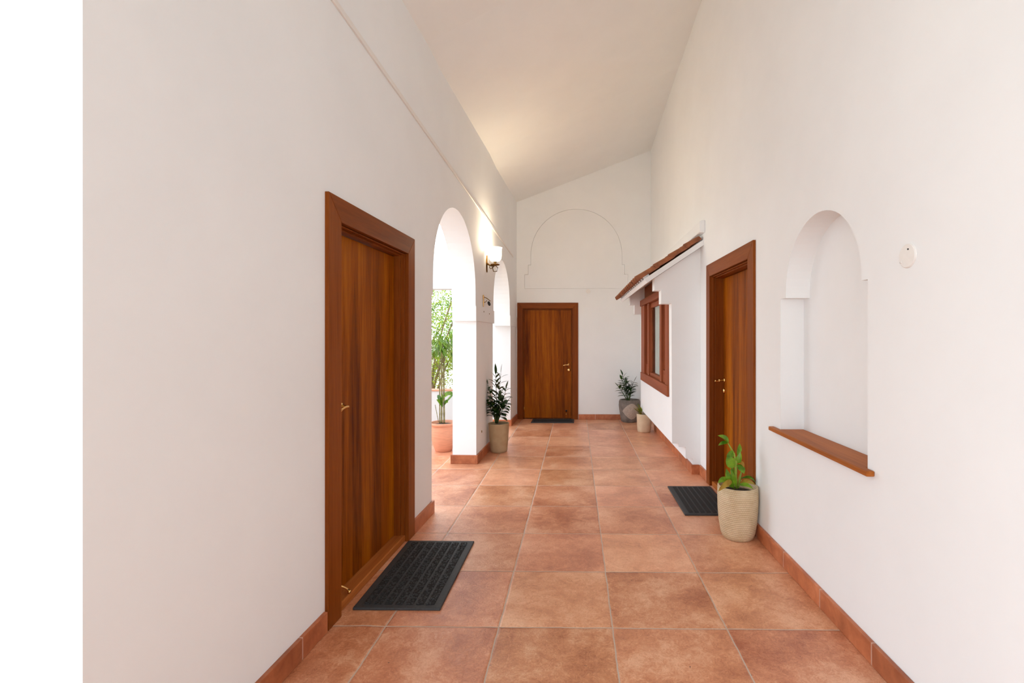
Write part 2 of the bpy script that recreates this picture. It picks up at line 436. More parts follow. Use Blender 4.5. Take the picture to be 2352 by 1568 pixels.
# ------------------------------------------------------------------ left wall with two arches
def arch_down(u0, u1, s0, s1, cu, cz, r, zs, n=28):
    """outline of an arched opening walked from the far foot to the near foot; (s0,s1) wider lower jambs up to zs"""
    P = [(u1 + s1, -0.02), (u1 + s1, zs)]
    P += [(cu + r, zs)]
    P += arcpts(cu, cz, r, 0, PI, n)
    P += [(cu - r, zs), (u0 - s0, zs), (u0 - s0, -0.02)]
    return P
TOP = 4.02
out = [(1.274, -0.02), (1.274, TOP), (8.92, TOP), (8.92, -0.02)]
out += arch_down(6.76, 8.14, 0.045, 0.075, 7.45, 2.00, 0.69, 1.87)
out += arch_down(4.15, 5.70, 0.03, 0.04, 4.93, 2.03, 0.775, 1.87)
out += [(3.60, -0.02), (3.60, 2.185), (2.51, 2.185), (2.51, -0.02)]
bm = bmesh.new()
slab(bm, [out], 0.0, -0.285, lambda a, b, t: LW(a, t, b))
tag(obj('wall_left', bm, 'plaster'), 'white plastered wall with two round arches along the left', **S)
# capital bands on the piers: slightly proud of the wall, from 1.70 to 1.87
bm = bmesh.new()
for (u0, u1) in ((5.70, 6.76), (8.14, 8.89)):
    e0 = u0 - 0.012 if u0 < 8 else u0 - 0.012
    slab(bm, [[(e0, 1.70), (e0, 1.875), (u1 + (0.012 if u0 < 8 else 0), 1.875), (u1 + (0.012 if u0 < 8 else 0), 1.70)]], 0.010, -0.275, lambda a, b, t: LW(a, t, b))
tag(obj('trim_1', bm, 'plaster'), 'plain white band around the piers where the arches spring', **S)
# wall returning to the left at the near corner
bm = bmesh.new(); box(bm, (-7.0, 1.30, 0), (-1.60, 1.60, 4.02))
tag(obj('wall_side', bm, 'plaster'), 'white wall turning away left at the near corner', **S)

# ------------------------------------------------------------------ right wall with niche, door opening and window opening
n_out = [(2.292, 0.86), (2.292, 1.775), (2.34, 1.775)] + arcpts(2.76, 1.79, 0.42, PI, 0, 28) + [(3.18, 1.76), (3.262, 1.76), (3.262, 0.86)]
d_out = [(3.76, -0.02), (3.76, 2.185), (4.99, 2.185), (4.99, -0.02)]
r_out = [(-3.6, -0.02), (-3.6, 5.75), (9.1, 5.75), (9.1, -0.02)] + d_out[::-1]
w_hole = [(5.66, 0.95), (5.66, 1.95), (7.60, 1.95), (7.60, 0.95)]
bm = bmesh.new()
slab(bm, [r_out, n_out, w_hole], XR, XR + 0.155, lambda a, b, t: Vector((t, a, b)))
bm2 = bm
slab(bm2, [r_out, w_hole], XR + 0.155, XR + 0.26, lambda a, b, t: Vector((t, a, b)))
tag(obj('wall_right', bm2, 'plaster'), 'white plastered wall with an arched niche on the right', **S)

# ------------------------------------------------------------------ back wall with a shallow blind arch
b_out = [(-1.6, -0.02), (-1.6, 5.75), (1.63, 5.75), (1.63, -0.02), (-0.03, -0.02), (-0.03, 2.08), (-1.03, 2.08), (-1.03, -0.02)]
blind = [(-0.953, 2.405), (-0.953, 2.668), (-0.888, 2.668), (-0.888, 2.844), (-0.84, 2.844)] + arcpts(0.0, 3.03, 0.84, PI, 0, 36) + [(0.84, 2.844), (0.888, 2.844), (0.888, 2.668), (0.953, 2.668), (0.953, 2.405)]
bm = bmesh.new()
slab(bm, [b_out, blind], YB, YB + 0.03, lambda a, b, t: Vector((a, t, b)))
gv = 0.0035
inner = [(-0.953 + gv, 2.405 + gv), (-0.953 + gv, 2.668 - gv), (-0.888 + gv, 2.668 - gv), (-0.888 + gv, 2.844 - gv), (-0.84 + gv, 2.844 - gv)] + arcpts(0.0, 3.03, 0.84 - gv, PI, 0, 36) + [(0.84 - gv, 2.844 - gv), (0.888 - gv, 2.844 - gv), (0.888 - gv, 2.668 - gv), (0.953 - gv, 2.668 - gv), (0.953 - gv, 2.405 + gv)]
slab(bm, [inner], YB + 0.008, YB + 0.031, lambda a, b, t: Vector((a, t, b)))
slab(bm, [b_out], YB + 0.03, YB + 0.25, lambda a, b, t: Vector((a, t, b)))
tag(obj('wall_back', bm, 'plaster'), 'white end wall with a shallow stepped blind arch above the door', **S)

tag(obj('sky_blocker_roof', BX((-3.6, -4.4, 3.05), (-1.78, 1.28, 3.2)), 'ceiling'), 'flat white slab added out of view on the left to block skylight', **S)  # unseen roof, added to cut the skylight entering from the left opening
tag(obj('sky_blocker_header', BX((-1.75, -3.8, 2.7), (1.7, -3.6, 5.95)), 'plaster'), 'white header added out of view behind the viewer to block skylight', **S)  # unseen header, added behind the camera to darken the near ceiling and wall
# dark room behind the bay window
bm = BX((3.2, 5.2, 0), (3.3, 8.2, 2.8), (1.63, 5.1, 0), (3.3, 5.2, 2.8), (1.63, 8.2, 0), (3.3, 8.3, 2.8), (1.63, 5.1, 2.8), (3.3, 8.3, 2.9))
tag(obj('wall_room', bm, 'dark_room'), 'plain walls of the dim room behind the window', **S)
# closets of masonry behind the doors
bm = BX((XR + 0.26, 3.6, 0), (XR + 0.36, 5.1, 2.4))
box(bm, (-1.2, YB + 0.25, 0), (0.2, YB + 0.35, 2.3))
tag(obj('wall_rear', bm, 'dark_room'), 'masonry closing off the wall behind the doors', **S)

# ------------------------------------------------------------------ baseboards
SK, ST = 0.105, 0.02
bm = bmesh.new()
def lpiece(u0, u1, o0, o1, z0=0.0, z1=SK):
    slab(bm, [[(u0, z0), (u0, z1), (u1, z1), (u1, z0)]], o0, o1, lambda a, b, t: LW(a, t, b))
lpiece(1.25, 2.448, -0.001, ST)
lpiece(3.672, 4.12 + ST, -0.001, ST)
lpiece(4.12, 4.12 + ST, -0.305, -0.001)
lpiece(5.74 - ST, 6.715 + ST, -0.001, ST)
lpiece(5.74 - ST, 5.74, -0.305, -0.001)
lpiece(6.715, 6.715 + ST, -0.305, -0.001)
lpiece(8.215 - ST, 8.87, -0.001, ST)
lpiece(8.215 - ST, 8.215, -0.305, -0.001)
tag(obj('baseboard_left', bm, 'skirt_y', bevel=0.004), 'terracotta tile skirting along the left wall and around the arch piers', **S)
bm = BX((XR - ST, -3.6, 0), (XR, 3.705, SK), (XR - ST, 5.045, 0), (XR, 5.33, SK))
tag(obj('baseboard_right', bm, 'skirt_y', bevel=0.004), 'terracotta tile skirting along the right wall', **S)
bm = BX((0.04, YB - ST, 0), (XR, YB, SK - 0.01))
tag(obj('baseboard_back', bm, 'skirt_x', bevel=0.004), 'terracotta tile skirting along the end wall', **S)
bm = BX((1.264, 5.345 - ST, 0), (XR - ST, 5.344, SK), (1.264, 5.3455, 0), (1.283, 7.92, SK))
tag(obj('baseboard_bay', bm, 'skirt_y', bevel=0.003), 'terracotta tile skirting under the projecting window bay', **S)

# ------------------------------------------------------------------ doors (local: x out of the wall towards the corridor, y along it)
def door(name, root, y0, y1, zt, fw, rec, proud, ym, parts_axis='Y', thr=True, dlabel=''):
    """architrave + lining + leaf + threshold, local frame: +x is towards the corridor"""
    flm = 'frame_y' if parts_axis == 'Y' else 'frame_x'
    fr = thing('door_frame'); fr.parent = root
    # uprights and head, mitred
    for nm, poly, mt in (
        ('jamb', [(y0, 0), (y0, zt), (y0 + fw, zt - fw), (y0 + fw, 0)], 'frame_z'),
        ('jamb', [(y1, 0), (y1, zt), (y1 - fw, zt - fw), (y1 - fw, 0)], 'frame_z'),
        ('head', [(y0, zt), (y1, zt), (y1 - fw, zt - fw), (y0 + fw, zt - fw)], flm)):
        b = bmesh.new(); slab(b, [poly], -0.03, proud, lambda a, c, t: Vector((t, a, c)))
        obj(nm, b, mt, fr, bevel=0.003)
    g = 0.008
    lin = 0.022
    b = bmesh.new()
    a0, a1, az = y0 + fw, y1 - fw, zt - fw
    box(b, (-rec - 0.04, a0 - 0.05, 0), (-0.034, a0 + lin, az + 0.05))
    box(b, (-rec - 0.04, a1 - lin, 0), (-0.034, a1 + 0.05, az + 0.05))
    box(b, (-rec - 0.04, a0 + lin, az - lin), (-0.034, a1 - lin, az + 0.05))
    # slim bead in front of the lining
    box(b, (-0.034, a0 + 0.004, 0), (-0.006, a0 + 0.012, az - 0.004)); box(b, (-0.034, a1 - 0.012, 0), (-0.006, a1 - 0.004, az - 0.004))
    box(b, (-0.034, a0 + 0.004, az - 0.012), (-0.006, a1 - 0.004, az - 0.004))
    obj('lining', b, 'frame_z', root, bevel=0.002)
    th = 0.05 if thr else 0.012
    b = BX((-rec - 0.04, a0 + lin + 0.003, th + 0.004), (-rec, a1 - lin - 0.003, az - lin - 0.004))
    lf = obj('door_leaf', b, 'door', root, bevel=0.002)
    if thr:
        b = BX((-rec - 0.04, a0 - 0.0, 0), (-0.004, a1 + 0.0, th))
        obj('threshold', b, 'shelf', root, bevel=0.006)
    return lf
def lever(parent, y, z, x, dirn, L=0.11, s=1.0):
    """brass lever handle: rose on the leaf, neck outwards, lever along the leaf (dirn)"""
    b = bmesh.new()
    tube(b, [(x, y, z), (x + 0.010 * s, y, z)], [0.024 * s, 0.020 * s], 20)
    tube(b, [(x + 0.008, y, z), (x + 0.045 * s, y, z), (x + 0.052 * s, y + dirn * 0.010, z)], [0.010 * s, 0.008 * s, 0.008 * s], 12)
    tube(b, bez((x + 0.050 * s, y + dirn * 0.004, z), (x + 0.058 * s, y + dirn * L * 0.5, z + 0.012), (x + 0.050 * s, y + dirn * L, z - 0.012), 8),
         [0.008 * s] * 3 + [0.007 * s] * 4 + [0.009 * s, 0.011 * s], 12)
    return obj('door_handle', b, 'brass', parent, smooth=True)

# door 1: large door near left
d1 = lthing('door_1', 0.0)
tag(d1, 'large plain orange-brown wooden door in the left wall, nearest the camera', **S)
lf = door('door_1', d1, 2.455, 3.672, 2.25, 0.130, 0.080, 0.020, None)
lever(lf, 2.76, 1.105, -0.080, -1, 0.105)
b = bmesh.new(); tube(b, [(-0.080, 2.70, 0.985), (-0.070, 2.70, 0.985)], 0.014, 16)
# brass slide bolt hanging over the threshold
b2 = bmesh.new(); tube(b2, bez((-0.076, 2.665, 0.115), (-0.04, 2.70, 0.115), (-0.012, 2.725, 0.065), 8), 0.006, 10)
tube(b2, [(-0.012, 2.725, 0.066), (-0.010, 2.727, 0.050)], 0.009, 10)
tube(b2, [(-0.08, 2.662, 0.117), (-0.070, 2.668, 0.117)], 0.010, 10)
b.free()
obj('door_stop', b2, 'brass', lf, smooth=True)['label'] = 'curved brass door stop near the floor'

# door 2: far end
d2 = thing('door_2', 'wooden door in the end wall with a brass knob and lever', loc=(0, YB, 0), rotz=-PI / 2, kind='structure')
# local +x -> world -Y ; local +y -> world +X
lf2 = door('door_2', d2, -1.088, 0.034, 2.145, 0.105, 0.045, 0.015, None, 'Y', False)
lever(lf2, -0.142, 0.999, -0.045, -1, 0.10, 1.1)
b = bmesh.new(); tube(b, [(-0.045, -0.138, 0.905), (-0.036, -0.138, 0.905), (-0.030, -0.138, 0.905)], [0.030, 0.030, 0.014], 20)
obj('lock_rose', b, 'brass', lf2, smooth=True)
b = bmesh.new(); tube(b, [(-0.045, -0.185, 0.15), (-0.03, -0.185, 0.15)], 0.018, 14)
obj('floor_bolt', b, 'black', lf2, smooth=True)
b = bmesh.new(); tube(b, [(-0.045, -0.187, 0.09), (-0.03, -0.187, 0.09)], 0.010, 12)
obj('bolt_tip', b, 'brass', lf2, smooth=True)
b = bmesh.new(); tube(b, [(-0.035, -0.966, 0.15), (-0.035, -0.966, 0.22)], 0.007, 10)
obj('hinge', b, 'brass', d2, smooth=True)

# door 3: right
d3 = thing('door_3', 'wooden door in the right wall between the niche and the window bay', loc=(XR, 0, 0), rotz=PI, kind='structure')
# local +x -> world -X ; local +y -> world -Y
lf3 = door('door_3', d3, -5.045, -3.71, 2.248, 0.125, 0.115, 0.020, None, 'Y', True)
lever(lf3, -4.86, 1.075, -0.115, 1, 0.0, 1.0)
b = bmesh.new(); tube(b, bez((-0.075, -4.86, 1.075), (-0.045, -4.86, 1.06), (-0.020, -4.865, 1.07), 6), [0.008, 0.007, 0.007, 0.007, 0.008, 0.010, 0.012], 12)
obj('lever_end', b, 'brass', lf3, smooth=True)
b = bmesh.new(); tube(b, [(-0.115, -4.86, 0.97), (-0.098, -4.86, 0.97)], [0.028, 0.022], 20)
obj('lock_rose', b, 'brass', lf3, smooth=True)

# ------------------------------------------------------------------ niche shelf
bm = bmesh.new()
poly = [(XR - 0.040, 2.235), (XR - 0.040, 3.368), (XR - 0.001, 3.368), (XR - 0.001, 3.258), (XR + 0.152, 3.258), (XR + 0.152, 2.296), (XR - 0.001, 2.296), (XR - 0.001, 2.235)]
slab(bm, [poly], 0.862, 0.888, lambda a, b_, t: Vector((a, b_, t)))
tag(obj('niche_shelf', bm, 'shelf', bevel=0.005), 'thick orange-brown wooden board forming the sill of the arched niche', 'shelf')

# ------------------------------------------------------------------ white discs
def disc(name, label, cat, loc, axis, r, h):
    t = thing(name, label, cat, loc, {'-X': PI, '-Y': -PI / 2}[axis])
    b = bmesh.new(); tube(b, [(-0.002, 0, 0), (h * 0.6, 0, 0), (h, 0, 0)], [r, r, r * 0.93], 48)
    obj('cover_plate', b, 'white_pvc', t, bevel=0.0)
    return t
t = disc('junction_cover', 'small round white cover plate with screws right of the niche', 'cover plate', (XR, 2.014, 1.838), '-X', 0.050, 0.007)
for (y, z, m_) in ((0.010, 0.026, 'black'), (-0.034, -0.022, 'white_pvc')):
    b = bmesh.new(); tube(b, [(0.006, y, z), (0.0095, y, z)], 0.0034 if m_ == 'black' else 0.005, 14)
    o = obj('screw', b, m_, t, smooth=True); o['label'] = 'dark screw near the top' if m_ == 'black' else 'white screw near the edge'
disc('round_cover', 'faint round white cover plate above the far door, under the blind arch', 'cover plate', (0.218, YB, 2.355), '-Y', 0.042, 0.006)

# ------------------------------------------------------------------ cable casing up the left wall
bm = bmesh.new()
P0, P1 = (1.8, 3.325), (8.46, 2.925)
slab(bm, [[(P0[0], P0[1] - 0.017), (P0[0], P0[1] + 0.017), (P1[0], P1[1] + 0.017), (P1[0], P1[1] - 0.017)]], -0.001, 0.012, lambda a, b_, t: LW(a, t, b_))
tag(obj('cable_casing', bm, 'white_pvc', bevel=0.003), 'long thin white cable casing running slightly downhill high on the left wall', 'cable casing')

# ------------------------------------------------------------------ window bay on the right
bm = bmesh.new()
BY0, BY1 = 5.345, 7.92
low = [(1.38, 0.0), (1.284, 0.0), (1.284, 0.168), (1.205, 0.168), (1.205, 0.295), (1.130, 0.295), (1.130, 0.335), (1.056, 0.335), (1.056, 0.83), (1.38, 0.83)]
slab(bm, [low], BY0 + 0.15, BY1 - 0.15, lambda a, b_, t: Vector((a, t, b_)))
fin = low[:8] + [(1.050, 1.877), (0.936, 1.877), (0.936, 2.025), (0.862, 2.025), (0.862, 2.157), (1.369, 2.494)]
slab(bm, [fin], BY0, BY0 + 0.15, lambda a, b_, t: Vector((a, t, b_)))
slab(bm, [fin], BY1 - 0.15, BY1, lambda a, b_, t: Vector((a, t, b_)))
# fill above the window head
slab(bm, [[(1.22, 2.06), (1.38, 2.06), (1.38, 2.497), (1.22, 2.391)]], BY0 + 0.15, BY1 - 0.15, lambda a, b_, t: Vector((a, t, b_)))
tag(obj('wall_bay', bm, 'plaster'), 'white window bay with stepped brackets projecting from the right wall', **S)

# window: local = world coordinates, frame face at X = 1.05
w = thing('window_1', 'brown wooden three-light window in the projecting bay', loc=(1.05, 5.5, 0.83), kind='structure')
def wbox(name, a, b_, m_, parent=w, bev=0.004, base=(1.05, 5.5, 0.83)):
    bb = BX(tuple(a[i] - base[i] for i in range(3)), tuple(b_[i] - base[i] for i in range(3)))
    return obj(name, bb, m_, parent, bevel=bev)
fr = thing('window_frame'); fr.parent = w
wbox('bottom_rail', (1.028, 5.50, 0.83), (1.17, 7.765, 0.955), 'win_y', fr)
wbox('stile', (1.040, 5.50, 0.955), (1.17, 5.69, 2.0), 'win_z', fr)
wbox('stile', (1.040, 7.42, 0.955), (1.17, 7.765, 2.0), 'win_z', fr)
wbox('mullion', (1.048, 5.985, 0.955), (1.120, 6.105, 2.0), 'win_z', fr)
wbox('mullion', (1.048, 7.025, 0.955), (1.120, 7.125, 2.0), 'win_z', fr)
wbox('head', (1.02, 5.50, 2.0), (1.20, 7.765, 2.09), 'win_y', fr)
wbox('lintel_board', (1.095, 5.50, 2.09), (1.125, 7.765, 2.305), 'frame_y', fr)
for (y0, y1, zb) in ((5.69, 5.985, 1.105), (7.125, 7.42, 1.105), (6.105, 7.025, 1.0)):
    s = thing('sash'); s.parent = w
    wbox('rail', (1.070, y0, 0.955), (1.135, y1, zb), 'win_y', s)
    wbox('rail', (1.083, y0, 1.93), (1.113, y1, 2.0), 'win_y', s)
    sw = 0.022
    wbox('sash_stile', (1.083, y0, zb), (1.113, y0 + sw, 1.93), 'win_z', s)
    wbox('sash_stile', (1.083, y1 - sw, zb), (1.113, y1, 1.93), 'win_z', s)
    wbox('pane', (1.096, y0 + sw, zb), (1.100, y1 - sw, 1.93), 'glass', s, 0)
# curtain behind the middle pane
bm = bmesh.new(); cols = []
for i in range(121):
    y = 6.10 + 0.95 * i / 120
    x = 1.150 + 0.012 * math.sin(i * 0.62) + 0.008 * math.sin(i * 0.23)
    cols.append((bm.verts.new((x, y, 0.99)), bm.verts.new((x, y, 1.99)), bm.verts.new((x + 0.003, y, 0.99)), bm.verts.new((x + 0.003, y, 1.99))))
for a, b_ in zip(cols, cols[1:]):
    bm.faces.new((a[0], b_[0], b_[1], a[1])); bm.faces.new((a[2], a[3], b_[3], b_[2]))
tag(obj('curtain', bm, 'curtain', smooth=True), 'pale grey-green curtain hanging behind the middle pane of the bay window', 'curtain')

# ------------------------------------------------------------------ little tiled roof over the bay
aw = thing('tiled_awning', 'small clay-tiled roof with curved tiles over the bay window', 'awning', (1.37, 5.2, 2.5))
def AW(x, y, z): return Vector((x - 1.37, y - 5.2, z - 2.5))
bm = bmesh.new()
slab(bm, [[(1.370, 2.497), (0.765, 2.095), (0.740, 2.125), (0.740, 2.14), (1.370, 2.558)]], 5.215, 8.06, lambda a, b_, t: AW(a, t, b_))
obj('roof_slab', bm, 'plaster', aw)
n_cols, n_rows = 16, 4
pitch = 2.83 / n_cols
sl = Vector((0.66, 0, 0.437)); sl_len = sl.length; sd = sl.normalized(); up = Vector((-sd.z, 0, sd.x))
eave = Vector((0.715, 0, 2.145))
bm = bmesh.new()
rnd = random.Random(4)
for c_ in range(n_cols):
    yc = 5.235 + pitch * (c_ + 0.5) - 0.03
    for rrow in range(n_rows):
        s0 = sl_len * rrow / n_rows - 0.01; sx0 = s0; s1 = s0 + sl_len / n_rows + 0.035
        if rrow == n_rows - 1: s1 = sl_len - 0.025
        lift0, lift1 = 0.013, 0.002
        for kind in (0, 1):  # cover tile, pan tile
            yy = yc + (pitch / 2 if kind else 0)
            if kind and c_ == n_cols - 1: continue
            s0 = sx0 if (kind or rrow) else sx0 - 0.045
            rad0 = 0.059 if not kind else 0.052; rad1 = 0.053 if not kind else 0.056
            ringsA = []
            for (s_, rad, lift) in ((s0, rad0, lift0), (s1, rad1, lift1)):
                base = eave + sd * s_ + up * (lift + (-0.006 if not kind else 0.045))
                o_, i_ = [], []
                for k in range(11):
                    a = PI * k / 10
                    sg = 1 if not kind else -1
                    for lst, rr_ in ((o_, rad), (i_, rad - 0.012)):
                        p = base + Vector((0, 1, 0)) * (rr_ * math.cos(a)) + up * (sg * rr_ * math.sin(a) * (0.95 if not kind else 0.7))
                        lst.append(bm.verts.new(AW(p.x, p.y + yy, p.z)))
                ringsA.append((o_, i_))
            (o0, i0), (o1, i1) = ringsA
            for k in range(10):
                bm.faces.new((o0[k], o0[k + 1], o1[k + 1], o1[k])); bm.faces.new((i0[k], i1[k], i1[k + 1], i0[k + 1]))
                bm.faces.new((o0[k], i0[k], i0[k + 1], o0[k + 1])); bm.faces.new((o1[k], o1[k + 1], i1[k + 1], i1[k]))
            for k in (0, 10): bm.faces.new((o0[k], o1[k], i1[k], i0[k]))
    # mortar under each cover tile at the eave
    base = eave + sd * 0.02
    bmm = bmesh.new()
    tube(bmm, [AW(base.x + 0.0, base.y + yc, base.z + 0.005), AW(base.x + 0.05, base.y + yc, base.z + 0.04)], [0.038, 0.036], 10)
    obj('mortar_plug', bmm, 'plaster', aw)
obj('roof_tiles', bm, 'rooftile', aw)
bm = bmesh.new(); slab(bm, [[(1.370, 2.62), (1.370, 2.755), (1.312, 2.745), (1.312, 2.625)]], 5.16, 8.05, lambda a, b_, t: AW(a, t, b_))
obj('wall_flashing', bm, 'plaster', aw, bevel=0.008)

# ------------------------------------------------------------------ wall lamp between the arches
lz = 2.47
lt = lthing('wall_sconce', 6.30, lz, label='lit brass wall lamp with a white glass shade between the two arches', cat='wall lamp')
b = bmesh.new()
prof = [(-0.115, 0.006), (-0.09, 0.013), (-0.05, 0.022), (0, 0.034), (0.04, 0.030), (0.08, 0.016), (0.105, 0.006)]
rows = []
for (z, hw) in prof:
    rows.append([b.verts.new((0.0, -hw, z)), b.verts.new((0.012, -hw * 0.6, z)), b.verts.new((0.016, 0, z)), b.verts.new((0.012, hw * 0.6, z)), b.verts.new((0.0, hw, z))])
for r0, r1 in zip(rows, rows[1:]):
    for k in range(4): b.faces.new((r0[k], r0[k + 1], r1[k + 1], r1[k]))
obj('back_plate', b, 'bronze', lt, smooth=True)
b = bmesh.new()
tube(b, bez((0.012, 0, 0.0), (0.06, 0, -0.045), (0.115, 0, -0.022), 8), [0.014, 0.012, 0.010, 0.009, 0.009, 0.009, 0.010, 0.011, 0.012], 12)
tube(b, [(0.115, 0, -0.03), (0.115, 0, 0.03)], [0.014, 0.011], 12)
obj('arm', b, 'bronze', lt, smooth=True)
b = bmesh.new()
loop = [(0.115 + 0.036 * math.cos(a) * (1 if abs(math.cos(a)) > 0.3 else 1), 0, -0.068 + 0.044 * math.sin(a)) for a in [PI / 2 + 2 * PI * k / 5 for k in range(5)]]
loop.append(loop[0]); loop.append(loop[1])
tube(b, loop, 0.006, 8)
tube(b, [(0.06 + 0.018 * math.cos(a), 0, -0.045 + 0.022 * math.sin(a)) for a in [2 * PI * k / 12 for k in range(13)]], 0.005, 8)
obj('scroll', b, 'bronze', lt, smooth=True)
b = bmesh.new(); lathe(b, [(0.004, -0.032), (0.055, -0.022), (0.062, -0.012), (0.045, -0.006), (0.012, 0.002), (0.024, 0.018), (0.022, 0.03), (0.001, 0.032)], 28, (0.115, 0, 0))
obj('drip_tray', b, 'bronze', lt, smooth=True)
b = bmesh.new()
sp = [(0.022, 0.022), (0.060, 0.032), (0.080, 0.065), (0.086, 0.11), (0.084, 0.16), (0.088, 0.195), (0.092, 0.208)]
sp2 = [(r - 0.004, z) for r, z in sp[::-1]]
lathe(b, sp + sp2, 36, (0.115, 0, 0), lambda a, z: 1 + 0.035 * math.cos(8 * a) * max(0, (z - 0.12) / 0.09))
obj('lamp_shade', b, 'glow', lt, smooth=True)
pl = bpy.data.lights.new('sconce_bulb', 'POINT'); pl.energy = 22; pl.color = (1.0, 0.82, 0.58); pl.shadow_soft_size = 0.04
po = bpy.data.objects.new('sconce_bulb', pl); C.objects.link(po); po.parent = lt; po.location = (0.115, 0, 0.235)

# small metal ornament under the lamp
ht = lthing('wall_bracket', 6.10, 1.95, label='small ornate brass bracket with a dark oval tag on the arch pier', cat='bracket')
ht.scale = (0.85, 0.85, 0.85)
b = bmesh.new()
tube(b, bez((0.006, -0.01, 0.11), (0.012, 0.01, 0.02), (0.006, 0.0, -0.07), 8), [0.006, 0.009, 0.011, 0.009, 0.008, 0.010, 0.008, 0.007, 0.004], 10)
tube(b, [(0.004, -0.035, 0.09), (0.008, 0.0, 0.10), (0.006, 0.05, 0.085)], [0.004, 0.009, 0.004], 10)
obj('back_plate', b, 'brass', ht, smooth=True)
b = bmesh.new()
tube(b, bez((0.008, 0.0, 0.075), (0.05, 0.02, 0.075), (0.105, 0.03, 0.015), 8), 0.006, 10)
tube(b, bez((0.008, 0.0, 0.0), (0.03, 0.02, -0.01), (0.055, 0.02, 0.03), 8), 0.005, 10)
obj('arm', b, 'bronze', ht, smooth=True)
b = bmesh.new()
lathe(b, [(0.001, -0.012), (0.020, -0.006), (0.022, 0.0), (0.020, 0.006), (0.001, 0.012)], 20)
for v in b.verts: v.co = Vector((v.co.x + v.co.z * 0.4 + 0.085, v.co.z + 0.03, v.co.y * 1.5 - v.co.x * 0.6 - 0.018))
obj('oval_tag', b, 'black', ht, smooth=True)
for (u, z) in ((6.10, 1.83), (6.44, 1.82)):
    b = bmesh.new(); slab(b, [arcpts(0, 0, 0.008, 0, 2 * PI * 15 / 16, 15)], -0.001, 0.004, lambda a, c_, t: Vector((t, a, c_)))
    o = obj('wall_screw', b, 'bronze'); o.location = LW(u, 0.011, z); o.rotation_euler = (0, 0, -AL)
    tag(o, 'tiny dark screw head in the pier under the bracket, %s the near arch' % ('closer to' if u < 6.3 else 'farther from'), 'screw', 'screws in the pier')
b = bmesh.new(); slab(b, [[(-0.014, -0.03), (-0.014, 0.03), (0.014, 0.03), (0.014, -0.03)]], -0.001, 0.006, lambda a, c_, t: Vector((t, a, c_)))
o = obj('wall_plug_cover', b, 'bronze', bevel=0.002); o.location = LW(6.02, 0, 0.33); o.rotation_euler = (0, 0, -AL); o.scale = (1, 0.6, 0.45)
tag(o, 'tiny brown plug low on the pier beside the tan pot', 'wall plug')

# ------------------------------------------------------------------ doormats
def doormat(label, loc, rotz, w_, l_, along='Y', nr=7):
    t = thing('doormat', label, 'doormat', loc, rotz)
    b = BX((-w_ / 2, -l_ / 2, 0), (w_ / 2, l_ / 2, 0.014))
    obj('rubber_base', b, 'rubber', t, bevel=0.004)
    b = bmesh.new(); m_ = 0.035
    if along == 'Y':
        pw = (w_ - 2 * m_) / nr
        for k in range(nr):
            x0 = -w_ / 2 + m_ + pw * k
            box(b, (x0 + pw * 0.13, -l_ / 2 + m_, 0.012), (x0 + pw * 0.87, l_ / 2 - m_, 0.0175))
    else:
        pw = (l_ - 2 * m_) / nr
        for k in range(nr):
            y0 = -l_ / 2 + m_ + pw * k
            box(b, (-w_ / 2 + m_, y0 + pw * 0.1, 0.012), (w_ / 2 - m_, y0 + pw * 0.9, 0.0175))
    obj('pile_strips', b, 'pile', t, bevel=0.002)
    # chips of crumbly pile on the strips
    rn = random.Random(int(w_ * 1000))
    b = bmesh.new()
    if along == 'Y' and nr == 7 and l_ > 0.8:
        for k in range(nr):
            x0 = -w_ / 2 + m_ + pw * (k + 0.5)
            for q in range(230):
                x = x0 + rn.uniform(-0.36, 0.36) * pw; y = rn.uniform(-l_ / 2 + m_, l_ / 2 - m_)
                s = rn.uniform(0.003, 0.007); a = rn.uniform(0, PI)
                dx, dy = s * math.cos(a), s * math.sin(a); px, py = -dy * 0.35, dx * 0.35
                z0, z1 = 0.0165, 0.0165 + rn.uniform(0.002, 0.005)
                v = [b.verts.new((x + sx * dx + sy * px, y + sx * dy + sy * py, z)) for z in (z0, z1) for sx, sy in ((-1, -1), (1, -1), (1, 1), (-1, 1))]
                for f in ((4, 5, 6, 7), (0, 1, 5, 4), (1, 2, 6, 5), (2, 3, 7, 6), (3, 0, 4, 7)): b.faces.new([v[i] for i in f])
        obj('pile_crumbs', b, 'rubber', t)
    else: b.free()
    return t
doormat('large black ribbed doormat in front of the near left door', (-0.990, 3.085, 0), 0.0, 0.485, 0.885)
doormat('dark grey striped doormat by the right door, behind the cream woven pot', (1.128, 4.475, 0), 0.0, 0.425, 0.775)
doormat('small grey doormat in front of the far end door', (-0.420, 8.67, 0), 0.0, 0.76, 0.36, 'X', 5)

# ------------------------------------------------------------------ potted plants
def pot(t, prof, mat_, inner=0.012, soil_z=None, wob=None, seg=56):
    b = bmesh.new()
    rim_r, rim_z = prof[-1]
    sz = soil_z if soil_z else rim_z - 0.04
    p = list(prof) + [(rim_r - inner * 0.5, rim_z + 0.004), (rim_r - inner, rim_z), (rim_r - inner - 0.004, sz - 0.03)]
    lathe(b, [(0.001, 0.0)] + p + [(0.001, sz - 0.03)], seg, (0, 0, 0), wob)
    obj('pot', b, mat_, t, smooth=True)
    b = bmesh.new(); rn = random.Random(3)
    lathe(b, [(rim_r - inner - 0.003, sz - 0.01), ((rim_r - inner) * 0.6, sz + 0.003), (0.001, sz + 0.006)], 28)
    obj('soil', b, 'soil', t, smooth=True)

